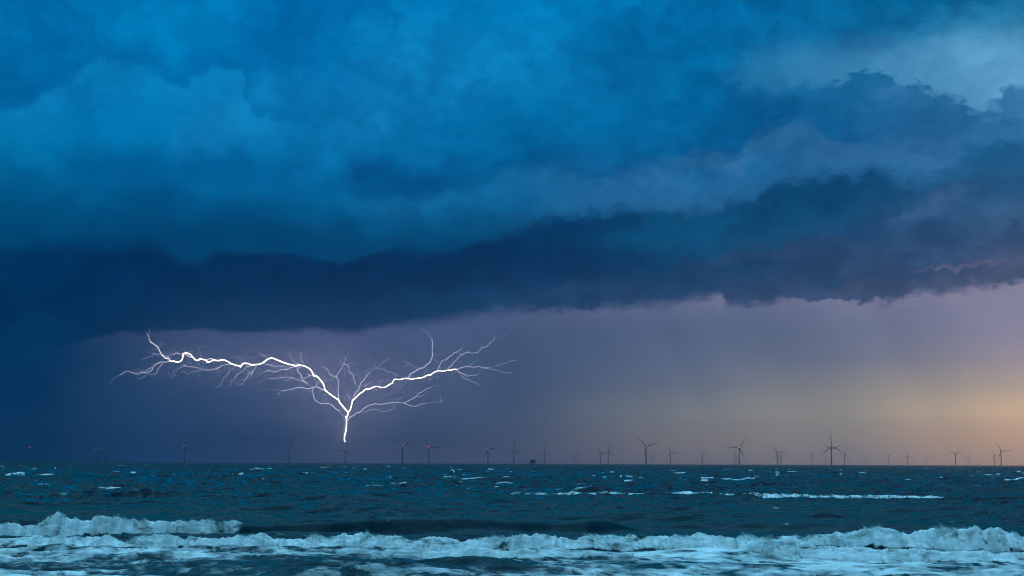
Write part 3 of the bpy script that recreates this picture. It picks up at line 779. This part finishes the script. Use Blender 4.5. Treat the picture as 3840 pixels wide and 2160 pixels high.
# (px, hub py, angle of the first blade clockwise from upright, lit, label)
T = [
 (112,1680,-30,1,'very dim wind turbine with a red lamp, leftmost of all against the dark blue rain'),
 (362,1686,3,1,'barely visible wind turbine with a faint red lamp, left one of the close far-left pair'),
 (397,1677,5,1,'dim red-lamped wind turbine with upright blade, right one of the close pair at far left'),
 (692,1674,-3,1,'dark red-lit wind turbine with upright blade, standing alone well left of the lightning'),
 (1086,1674,17,1,'dark wind turbine with red lamps, first one to the left of the lightning foot'),
 (1295,1686,18,1,'small dark wind turbine directly under the foot of the lightning bolt'),
 (1510,1673,-55,1,'red-lit wind turbine with two blades raised in a V, first right of the lightning foot'),
 (1562,1707,10,0,'ghostly far wind turbine between the two red-lit turbines right of the lightning'),
 (1608,1678,-31,1,'red-lit wind turbine with one blade level right, second right of the lightning foot'),
 (1830,1683,-35,1,'small wind turbine with red lamps alone between the lightning and the boxy platform'),
 (1927,1690,2,0,'unlit wind turbine with an upright blade just left of the boxy offshore platform'),
 (2041,1695,3,0,'pale unlit wind turbine just right of the boxy offshore platform'),
 (2153,1709,0,0,'left one of two ghostly touching wind turbines right of the platform'),
 (2168,1707,2,0,'right one of two ghostly touching wind turbines right of the platform'),
 (2252,1699,-30,0,'pale wind turbine standing just left of a darker upright-bladed one'),
 (2281,1694,4,0,'grey unlit wind turbine with upright blade, darker of an overlapping pair near the middle'),
 (2423,1674,-47,1,'large dark wind turbine with bright red lamps and two raised blades, right of the middle'),
 (2442,1711,0,0,'ghostly tiny wind turbine just right of the large red-lit one with raised blades'),
 (2515,1697,-22,0,'grey wind turbine with one blade level right, beside the large raised-blade turbine'),
 (2634,1703,-38,0,'small pale grey wind turbine alone midway between the two large red-lit turbines'),
 (2755,1707,10,0,'faint small wind turbine just left of the red-lit turbine whose blade points level left'),
 (2761,1713,-20,0,'faintest tiny wind turbine squeezed against the red-lit turbine with a level left blade'),
 (2772,1680,33,1,'large dark red-lit wind turbine with one blade pointing level left'),
 (2915,1697,-40,0,'grey wind turbine, darker front one of three overlapping, midway to the tallest turbine'),
 (2923,1715,20,0,'ghostly middle one of three overlapping wind turbines, hardly visible'),
 (2931,1710,-35,0,'faint right one of three overlapping wind turbines'),
 (3045,1706,-13,0,'faint wind turbine first to the left of the tallest turbine'),
 (3097,1713,0,0,'ghostly tiny wind turbine close under the lower left blade of the tallest turbine'),
 (3118,1675,-7,1,'tallest, darkest wind turbine with red lamps and upright blade, standing before another'),
 (3117,1686,-56,0,'dark unlit wind turbine straight behind the tallest one, only its blades showing'),
 (3167,1701,25,0,'grey wind turbine first to the right of the tallest turbine'),
 (3246,1716,-52,0,'tiny pale wind turbine with V blades, second right of the tallest turbine'),
 (3333,1710,50,0,'small faint wind turbine with V blades, third right of the tallest turbine'),
 (3404,1709,-15,0,'faint wind turbine with near upright blade, fourth right of the tallest turbine'),
 (3473,1716,-30,0,'ghostly tiny wind turbine fifth right of the tallest turbine'),
 (3583,1702,55,0,'grey wind turbine with a spread V of blades before the orange glow'),
 (3630,1714,28,0,'ghostly tiny wind turbine just right of the spread V bladed one'),
 (3729,1707,-28,0,'faint wind turbine close to the left of the rightmost one'),
 (3754,1692,-34,0,'rightmost wind turbine, dark grey against the orange sky with a blade level right'),
]
proto = {1: build_turbine(True), 0: build_turbine(False)}
fresh = {1: True, 0: True}
rnd = random.Random(5)
for px, hy, ang, lit, label in T:
    hpx = hor(px) - hy
    D = FPX * (HUB_Z - CAM_H) / hpx
    sc = 1.0
    if hpx < 34: sc = 1.6
    elif hpx < 46: sc = 1.18
    if px < 450: sc = 1.35
    d = ray(px, hy)
    D = (HUB_Z * sc - CAM_H) / d[2]
    o = proto[lit] if fresh[lit] else copy_tree(proto[lit])
    fresh[lit] = False
    o.location = (d[0] * D, D, 0.0); o.scale = (sc, sc, sc)
    o.rotation_euler = (0, 0, math.radians(14 + rnd.uniform(-4, 4)))
    for ch in o.children:
        if ch.name.startswith('hub'): ch.rotation_euler = (0, math.radians(ang), 0)
    tag(o, label, 'wind turbine', 'wind turbines of the offshore wind farm')

# ------------------------------------------------------------------ offshore platform
D = 19000.0
u = D / FPX
pl = empty('offshore_platform', (ray(1997, 1740)[0] * D, D, 0), math.radians(12))
tag(pl, 'dark boxy offshore transformer platform low on the horizon with a crane mast', 'platform')
legs = []
for sx_ in (-14, 0, 14):
    for sy_ in (-8, 8):
        legs.append(rod((sx_ * 1.1, sy_ * 1.1, -12), (sx_, sy_, 9), 1.3, 10))
for sy_ in (-8, 8):
    for a_, b_ in ((-14, 0), (0, 14)):
        legs += [rod((a_ * 1.05, sy_ * 1.05, -2), (b_, sy_, 8), .5), rod((b_ * 1.05, sy_ * 1.05, -2), (a_, sy_, 8), .5)]
v, f = join(legs); mesh_obj('jacket', v, f, M_YELLOW, pl)
v, f = join([box(0, 0, 9.4, 36, 22, .8), box(0, 0, 15.0, 36, 22, .5), box(0, 0, 21.0, 36, 22, .5), box(1, 0, 27.1, 33, 22, .5)] +
            [rod((x_, y_, 9), (x_, y_, 27), .45) for x_ in (-17, -9, 0, 9, 17) for y_ in (-10.5, 10.5)])
mesh_obj('deck_frame', v, f, M_STEEL, pl)
v, f = join([box(-1, 0, 12.3, 31, 18, 4.8), box(2, 0, 18.0, 30, 19, 5.4), box(1, 0, 24.0, 29, 18.5, 5.4)])
mesh_obj('cladding_wall', v, f, M_DECK, pl)
v, f = join([rod((-13.5, 0, 27.4), (-13.5, 0, 36.5), 1.1, 8), rod((-13.5, 0, 34.2), (5.5, 0, 33.2), .55, 6), box(-13.5, 0, 32.8, 3.2, 3.2, 2.6), rod((5.0, 0, 33.2), (5.0, 0, 29.5), .15, 4)])
mesh_obj('crane', v, f, M_STEEL, pl)
v, f = join([rod((8, 2, 27.4), (8, 2, 33.0), .5, 6), box(11, 0, 28.4, 6, 7, 2.0)])
mesh_obj('mast', v, f, M_STEEL, pl)

# ------------------------------------------------------------------ gulls
def gull(px, py, D, span, rz, flap, label, color):
    p = at(px, py, D)
    root = empty('gull', tuple(p), rz); s = span / 2
    v, f = lathe([(0.02, -.22), (.05, -.15), (.075, -.02), (.07, .08), (.045, .16), (.035, .2), (.01, .25)], 10)
    v = [(x, -z, y) for x, y, z in v]
    m = paint('gull_feather', color, 0.8)
    mesh_obj('body', [(a * 1.6, b * 1.6, c * 1.6) for a, b, c in v], f, m, root, True)
    for sd_ in (-1, 1):
        st = [(0.05, .26, 0.0), (.45 * s, .22, .16 * s * flap), (s, .05, .10 * s * flap)]
        V, F = [], []
        for x, ch, z in st:
            for yy, zz in ((-ch / 2, 0), (0, .03), (ch / 2, 0), (0, -.02)):
                V.append((sd_ * x, yy + (x * .18), z + zz))
        for k in range(2):
            for i in range(4):
                j = (i + 1) % 4; q = (k * 4 + i, k * 4 + j, k * 4 + 4 + j, k * 4 + 4 + i); F.append(q if sd_ > 0 else q[::-1])
        F += [(0, 1, 2, 3), (11, 10, 9, 8)]
        mesh_obj('wing', V, F, m, root)
    tag(root, label, 'gull', 'gulls far out over the water')
gull(361, 1536, 1050, 1.45, 0.1, -.6, 'pale gull gliding over the dark sea at far left', (.75, .77, .8))
gull(3522, 1573, 1150, 1.4, 0.3, .7, 'dark gull flying low right before the orange glow', (.12, .12, .13))
gull(3813, 1350, 1150, 1.2, 1.0, 1.4, 'dark gull banking high at the right edge of the view', (.10, .10, .11))

# ------------------------------------------------------------------ lightning
ZA, ZB, ZC, ZD = (360, 1200, 4.025), (900, 1220, 5.152), (1080, 1400, 4.025), (1300, 1200, 4.025)
def zz(z, s): 
    n = [float(q) for q in s.replace(',', ' ').split()]
    return [(z[0] + n[i] / z[2], z[1] + n[i + 1] / z[2]) for i in range(0, len(n), 2)]
trunk = zz(ZC, '858,1032 848,985 850,960 868,900 880,840 882,780 886,710 884,680 870,655 895,650 905,620 908,600')
left = trunk[-1:] + zz(ZC, '898,578 870,545 845,520 820,480 800,472 785,445 772,415 765,390 740,385 700,360 650,325 600,285 565,260 550,235 552,195 535,175 522,140 505,120 480,90 460,60 430,42 385,38') + \
    zz(ZB, '1415,960 1400,920 1385,880 1360,850 1310,815 1260,795 1215,775 1160,765 1120,765 1085,785 1055,795 1045,765 1000,760 960,755 920,740 860,725 810,710 780,690 730,675 680,650 640,635 600,628 570,640 530,660 500,675 470,705 430,735 390,745 330,755 270,765 230,772 200,760 175,738 140,735 110,728 70,738 40,760 15,800') + \
    zz(ZA, '2178,712 2165,695 2120,685 2070,668 2030,655 1985,625 1930,600 1890,600 1845,618 1800,605 1765,600 1735,625 1710,635 1680,642 1672,610 1640,600 1600,590 1560,585 1555,605 1520,608 1495,600 1475,575 1450,550 1430,520 1400,512 1365,492 1340,502 1312,515 1310,560 1305,595 1275,625 1240,635 1205,637 1190,620 1160,618 1130,628 1110,610')
BOLT = [('channel', trunk, 10.5, 9, 3), ('channel', left, 8.5, 6, 3),
 ('branch', zz(ZA, '1110,610 1112,590 1085,568 1075,585 1050,580 1030,560 1000,530 970,495 960,460 945,430 930,400 880,370 855,350 825,340 805,290 795,250 765,200 750,170'), 5.5, 2.5, 2),
 ('branch', zz(ZA, '1110,612 1060,638 1010,635 980,628 940,655 885,672 860,710 850,750 820,775 770,790 710,798 670,795 655,815 605,818 560,800 510,780 475,768 430,780 405,810 380,825 330,840 285,865 250,900 220,950 200,990'), 4.5, 1.6, 1),
 ('branch', zz(ZA, '850,710 790,745 740,770 670,780'), 2.2, 1.5, 1),
 ('branch', zz(ZA, '1005,650 975,690 940,735 920,780 900,815 900,870'), 2.4, 1.5, 1),
 ('branch', zz(ZA, '900,815 840,820 780,810 720,860 690,880 620,882'), 2, 1.4, 0),
 ('branch', zz(ZA, '1312,520 1270,515 1210,495 1190,515 1145,518 1120,550 1095,565'), 3.5, 3, 1),
 ('branch', zz(ZA, '1095,550 1040,540 980,530 930,515 870,510 820,490 770,455'), 2.2, 1.2, 1),
 ('branch', zz(ZA, '870,515 855,545 790,560 740,575 700,605'), 1.8, 1.2, 0),
 ('branch', zz(ZA, '2050,668 1980,672 1900,685 1860,715 1800,740 1740,752 1700,758 1660,758 1630,740 1580,740 1520,715 1460,705 1400,705 1345,690 1325,660 1320,680 1260,730 1220,770 1180,800 1150,850 1130,885'), 3.2, 1.5, 1),
 ('branch', zz(ZA, '1590,745 1540,770 1450,785 1400,810 1360,835'), 1.8, 1.2, 0),
 ('branch', zz(ZA, '1840,725 1835,760 1815,800'), 2, 1.2, 0),
 ('branch', zz(ZA, '2095,690 2070,730 2010,760 1995,800 1960,840 1920,880 1890,970 1800,1030'), 2.2, 1.2, 0),
 ('branch', zz(ZA, '2330,690 2285,695 2250,730 2200,780 2160,810 2120,830 2095,880 2050,905 1985,915'), 2.8, 1.4, 1),
 ('branch', zz(ZA, '2430,680 2400,730 2370,770 2355,800 2335,830 2345,855 2325,880 2310,905'), 3, 3, 1),
 ('branch', zz(ZA, '2350,795 2300,800 2290,850 2245,900 2225,945 2190,970 2140,985 2110,1010'), 2.4, 1.3, 1),
 ('branch', zz(ZA, '1600,575 1575,530 1570,460 1540,410 1500,380'), 1.6, 1.2, 0),
 ('branch', zz(ZA, '1480,555 1450,510 1410,455'), 1.8, 1.2, 0),
 ('branch', zz(ZA, '2215,640 2190,590 2140,550 2095,550'), 1.6, 1.2, 0),
 ('branch', zz(ZA, '2576,575 2500,520 2450,465'), 1.8, 1.2, 0),
 ('branch', zz(ZA, '1220,490 1190,465 1160,430'), 1.8, 1.2, 0),
 ('branch', zz(ZA, '1340,515 1380,535 1420,560 1480,570'), 4, 4, 2),
 ('branch', zz(ZA, '1680,600 1720,582 1760,585 1800,603'), 4, 4, 2),
 ('branch', zz(ZB, '455,738 520,755 570,765 620,785 700,788 760,785 820,798 880,805 940,795 1000,768'), 3, 3, 1),
 ('branch', zz(ZB, '1045,798 1010,810 960,820 935,845 880,852 830,860 780,858 740,880 700,885 670,900 655,918 610,885 550,862 500,885 440,920 380,950 320,968'), 4, 1.6, 1),
 ('branch', zz(ZB, '1165,790 1150,808 1110,830 1100,885 1140,910 1155,940 1195,970 1190,1010 1210,1050 1235,1080 1260,1100 1310,1140 1350,1160 1400,1180 1415,1195'), 3.6, 4.5, 1),
 ('branch', zz(ZB, '1415,960 1370,962 1335,975 1290,1000 1230,1020 1200,1030'), 3.2, 2, 1),
 ('branch', zz(ZB, '1340,965 1295,930'), 2.5, 1.5, 1),
 ('branch', zz(ZB, '1240,1085 1190,1075 1130,1055 1060,1035 1020,1005 980,1000 900,1000 840,1002 760,1015 680,1030 620,1035 560,1020 500,1030 440,1055 380,1065'), 3, 1.4, 1),
 ('branch', zz(ZB, '1620,1245 1580,1240 1540,1215 1500,1190 1450,1195 1410,1200 1370,1212 1320,1225 1280,1220 1220,1205 1160,1200 1100,1200 1040,1220 990,1240 920,1248 860,1260 800,1262 740,1248 600,1245'), 5, 1.6, 1),
 ('branch', zz(ZB, '800,1262 760,1300 720,1335'), 2, 1.3, 0),
 ('branch', zz(ZB, '1460,1195 1475,1150 1500,1095 1560,1098 1640,1078 1660,1055 1720,1058 1755,1072'), 2.8, 1.8, 1),
 ('branch', zz(ZB, '1905,1410 1898,1330 1893,1250 1895,1180 1905,1130 1895,1050 1885,1020 1860,990 1815,985 1760,965 1720,935 1720,900 1680,845 1650,830 1600,800 1565,740 1555,690 1550,640 1500,620'), 4.2, 1.8, 1),
 ('branch', zz(ZB, '1865,985 1880,945 1930,880 1960,830 1985,780 2000,740 2025,690 2045,620 2080,570 2092,510'), 3, 1.4, 1),
 ('branch', zz(ZB, '2000,740 2050,760 2085,775 2100,820 2110,890 2130,920 2175,940 2195,1000 2200,1050 2225,1110 2240,1180 2265,1245 2270,1270'), 2.4, 3.2, 1),
 ('branch', zz(ZB, '1130,745 1085,735 1040,700 995,660 975,600 965,560 935,515 890,505'), 3, 1.4, 1),
 ('branch', zz(ZB, '1240,760 1215,715 1185,670 1175,600 1170,460'), 2.6, 1.2, 1),
 ('branch', zz(ZB, '1130,720 1150,660 1135,615'), 1.8, 1.2, 0),
 ('branch', zz(ZB, '520,640 500,600 440,570 390,540 350,490'), 1.8, 1.2, 0),
 ('branch', zz(ZB, '580,600 550,570 510,570'), 1.8, 1.2, 0),
 ('branch', zz(ZB, '970,840 985,900 1010,980'), 1.8, 1.2, 0),
 ('branch', zz(ZC, '380,215 368,260 385,320 392,370 410,410 445,430 490,455 540,460 600,455 650,470 690,500 705,525 750,550 785,575 795,610 830,635 840,680 865,710 884,715'), 3.2, 4.5, 1),
 ('channel', zz(ZC, '905,610 915,580 940,550 955,510 960,470 970,430 970,405 985,400') + zz(ZD, '130,1180 155,1150 200,1110 240,1090 265,1060 290,1045 360,1038 400,1010 430,1005 490,1008 530,1020 575,1020 600,1005 640,980 690,950 705,915 730,890 780,895 820,900 850,880 900,880 935,882 975,895 1020,885 1080,878 1130,875 1170,860 1210,832 1275,830 1300,800 1350,775 1410,765 1455,778 1490,765 1540,752 1570,760 1610,742 1665,745'), 7, 4, 3),
 ('branch', zz(ZD, '1665,745 1690,735 1740,715 1800,705 1850,703 1900,710 1945,715 1980,695 2010,700 2060,725 2110,715 2180,725 2250,690 2300,665'), 3.4, 1.5, 1),
 ('branch', zz(ZD, '100,1205 108,1170 115,1130 140,1090 165,1070 185,1040 200,990 220,940 260,905 300,850 340,790 390,755 415,730 450,735'), 4.2, 2, 1),
 ('branch', zz(ZD, '415,730 430,690 430,640'), 1.8, 1.2, 0),
 ('branch', zz(ZD, '450,725 490,690 540,645 600,600 660,590'), 1.8, 1.2, 0),
 ('branch', zz(ZD, '450,735 560,745 620,790 680,785 720,815 755,830 745,870'), 2, 2.4, 0),
 ('branch', zz(ZD, '285,850 278,800 320,745 355,740'), 2, 1.4, 0),
 ('branch', zz(ZD, '275,1040 280,1000 310,970 350,950 380,920'), 2.8, 1.6, 1),
 ('branch', zz(ZD, '930,875 950,840 970,810 1010,785 1050,765 1080,740 1140,725 1170,720 1190,690 1220,660 1265,635 1275,590 1300,540 1290,480 1290,420 1298,380 1290,340 1298,310 1265,260 1240,200 1215,188 1160,165 1115,135'), 4.8, 2.6, 1),
 ('branch', zz(ZD, '1365,765 1390,720 1420,650 1445,610 1510,598 1535,570 1550,545 1600,530 1610,500 1680,480 1720,440 1755,390 1775,310'), 3.6, 1.5, 1),
 ('branch', zz(ZD, '1520,748 1545,715 1590,680 1610,640 1660,605 1690,565 1710,535 1770,510 1810,490 1815,465 1825,490 1900,500 1980,490 2010,460 2040,415 2110,408 2160,350 2210,310 2260,280 2340,250 2430,220'), 3, 1.3, 1),
 ('branch', zz(ZD, '1680,490 1745,520'), 1.8, 1.3, 0),
 ('branch', zz(ZD, '1665,755 1700,785 1750,810 1800,830 1815,850 1870,835 1960,830 2000,800 2030,740'), 3, 1.4, 1),
 ('branch', zz(ZD, '1715,800 1740,850 1780,890 1850,900 1900,935 1950,945 2020,1000'), 2.4, 1.3, 0),
 ('branch', zz(ZD, '2060,725 2200,745 2280,760 2360,790 2420,800 2500,795'), 2, 1.3, 0),
 ('branch', zz(ZD, '2300,665 2380,660 2470,620 2570,610'), 1.6, 1.2, 0),
 ('branch', zz(ZC, '905,705 940,660 1000,630 1030,598 1080,590 1110,570 1140,530 1180,510 1215,480 1260,475 1315,457 1370,465 1430,467 1480,455 1530,448 1590,440 1640,440 1700,448 1755,450 1800,470 1850,492 1900,498 1960,490 2000,465 2090,455 2130,435 2200,435 2290,438 2350,395 2410,360'), 4.6, 1.4, 1),
 ('branch', zz(ZC, '1755,445 1800,425 1850,400 1940,350 1965,300 2005,290 2070,255 2090,235 2180,200 2280,155'), 2.8, 1.4, 1),
 ('branch', zz(ZC, '1940,352 2000,350 2080,300'), 1.8, 1.2, 0),
 ('branch', zz(ZC, '1110,580 1160,590 1210,565 1270,540 1370,552 1420,575 1490,578 1560,545 1600,505'), 2.4, 1.5, 0),
 ('branch', zz(ZC, '1550,455 1590,490 1635,530'), 2.2, 1.5, 0),
 ('branch', zz(ZC, '1540,440 1580,400 1640,370'), 1.8, 1.2, 0),
 ('branch', zz(ZC, '1640,430 1700,375 1760,350'), 1.8, 1.2, 0),
 ('branch', zz(ZC, '960,420 940,380 910,350 875,318'), 2.4, 1.5, 1),
 ('branch', zz(ZC, '925,365 905,300'), 1.8, 1.2, 0),
 ('branch', zz(ZD, '705,955 760,980 820,1005'), 2.4, 1.2, 0),
 ('branch', zz(ZD, '485,1000 510,930 570,870'), 1.8, 1.2, 0),
 ('branch', zz(ZD, '870,630 1000,690 1040,725 1110,720'), 1.8, 1.3, 0),
]
M_BOLT = [glow('flash_faint', (0.66, 0.68, 0.92), 0.75), glow('flash_thin', (0.84, 0.84, 1.0), 2.0),
          glow('flash_mid', (1.0, 0.90, 0.90), 3.5), glow('flash_main', (1.0, 0.80, 0.68), 22.0)]
BD = 14000.0
# the struck turbine stands under the bolt's foot
bolt = empty('lightning_bolt', tuple(at(1293, 1660, BD)))
tag(bolt, 'white branching lightning bolt spreading upwards from above a wind turbine to the cloud base', 'lightning')
B0 = np.array(bolt.location)
rb = random.Random(11)
def wander(px): return 260 * math.sin(px / 230.0) + 120 * math.sin(px / 71.0 + 2)
def bolt_mesh(name, pts, w0, w1, lev):
    P = []
    for (x0, y0), (x1, y1) in zip(pts[:-1], pts[1:]):
        L = math.hypot(x1 - x0, y1 - y0); n = max(1, int(L / 3.5))
        for i in range(n):
            t_ = i / n; j = (0.55 if i else 0)
            nx, ny = -(y1 - y0) / max(L, .01), (x1 - x0) / max(L, .01); q = rb.uniform(-j, j)
            P.append((x0 + (x1 - x0) * t_ + nx * q, y0 + (y1 - y0) * t_ + ny * q))
    P.append(pts[-1])
    V, F = [], []; seg = 5
    for k, (px, py) in enumerate(P):
        DD = BD + wander(px)
        c = at(px, py, DD) - B0
        a0, a1 = P[max(0, k - 1)], P[min(len(P) - 1, k + 1)]
        tx_, ty_ = a1[0] - a0[0], -(a1[1] - a0[1]); tl = math.hypot(tx_, ty_) or 1
        nn = np.array([-ty_ / tl, 0, tx_ / tl])
        t_ = k / max(1, len(P) - 1)
        r = (w0 + (w1 - w0) * t_) / 2 / FPX * DD * rb.uniform(0.85, 1.12)
        if k == len(P) - 1 and lev < 3: r *= 0.3
        for i in range(seg):
            a_ = 2 * math.pi * i / seg
            V.append(c + nn * r * math.cos(a_) + np.array([0, 1, 0]) * r * math.sin(a_))
    for k in range(len(P) - 1):
        for i in range(seg):
            j = (i + 1) % seg; F.append((k * seg + i, k * seg + j, (k + 1) * seg + j, (k + 1) * seg + i))
    F.append(tuple(range(seg))); F.append(tuple((len(P) - 1) * seg + i for i in reversed(range(seg))))
    o = mesh_obj(name, V, F, M_BOLT[lev], bolt, True)
    if lev in (1, 2) and len(P) > 14:                        # long branches die away towards their tips
        o.data.materials.append(M_BOLT[lev - 1]); o.data.materials.append(M_BOLT[0])
        n_ = (len(P) - 1) * seg
        o.data.polygons.foreach_set('material_index', [2 if i > n_ * 0.94 else (1 if i > n_ * 0.78 else 0) for i in range(len(F))])
    return o
hair = random.Random(4)
EXTRA = []
for nm, pts, w0, w1, lev in BOLT:
    if lev < 1 or len(pts) < 8: continue
    for q in range(2 if lev == 1 else 9):
        i = hair.randrange(1, len(pts) - 1); x, y = pts[i]
        a_ = math.atan2(pts[i + 1][1] - pts[i - 1][1], pts[i + 1][0] - pts[i - 1][0]) + hair.choice((-1, 1)) * hair.uniform(0.6, 1.2)
        L_ = hair.uniform(10, 38); P_ = [(x, y)]
        for k in range(4):
            a_ += hair.uniform(-0.5, 0.5); x += math.cos(a_) * L_ / 4; y += math.sin(a_) * L_ / 4; P_.append((x, min(y, 1600)))
        EXTRA.append(('branch', P_, 1.7, 0.8, 0))
for nm, pts, w0, w1, lev in BOLT + EXTRA:
    k_ = (0.7, 0.28, 0.26, 0.145)[lev]
    bolt_mesh(nm, pts, w0 * k_, w1 * k_, lev)

# ------------------------------------------------------------------ haze: sea air and rain
HZ = dict(x=30000, y0=-300, y1=60000, z0=-3, z1=760)
v = [(x, y, z) for z in (HZ['z0'], HZ['z1']) for x, y in ((-HZ['x'], HZ['y0']), (HZ['x'], HZ['y0']), (HZ['x'], HZ['y1']), (-HZ['x'], HZ['y1']))]
f = [(3, 2, 1, 0), (4, 5, 6, 7), (0, 1, 5, 4), (1, 2, 6, 5), (2, 3, 7, 6), (3, 0, 4, 7)]
hm = bpy.data.materials.new('haze_air'); hm.use_nodes = True
N = NT(hm.node_tree); N.n.clear()
pv = N.n.new('ShaderNodeVolumePrincipled')
pv.inputs['Color'].default_value = (0.97, 0.97, 0.98, 1)
pv.inputs['Density'].default_value = 2.2e-5
pv.inputs['Anisotropy'].default_value = 0.988
ho = N.n.new('ShaderNodeOutputMaterial'); N.l.new(pv.outputs[0], ho.inputs['Volume'])
hz = mesh_obj('haze', v, f, hm); tag(hz, kind='stuff')
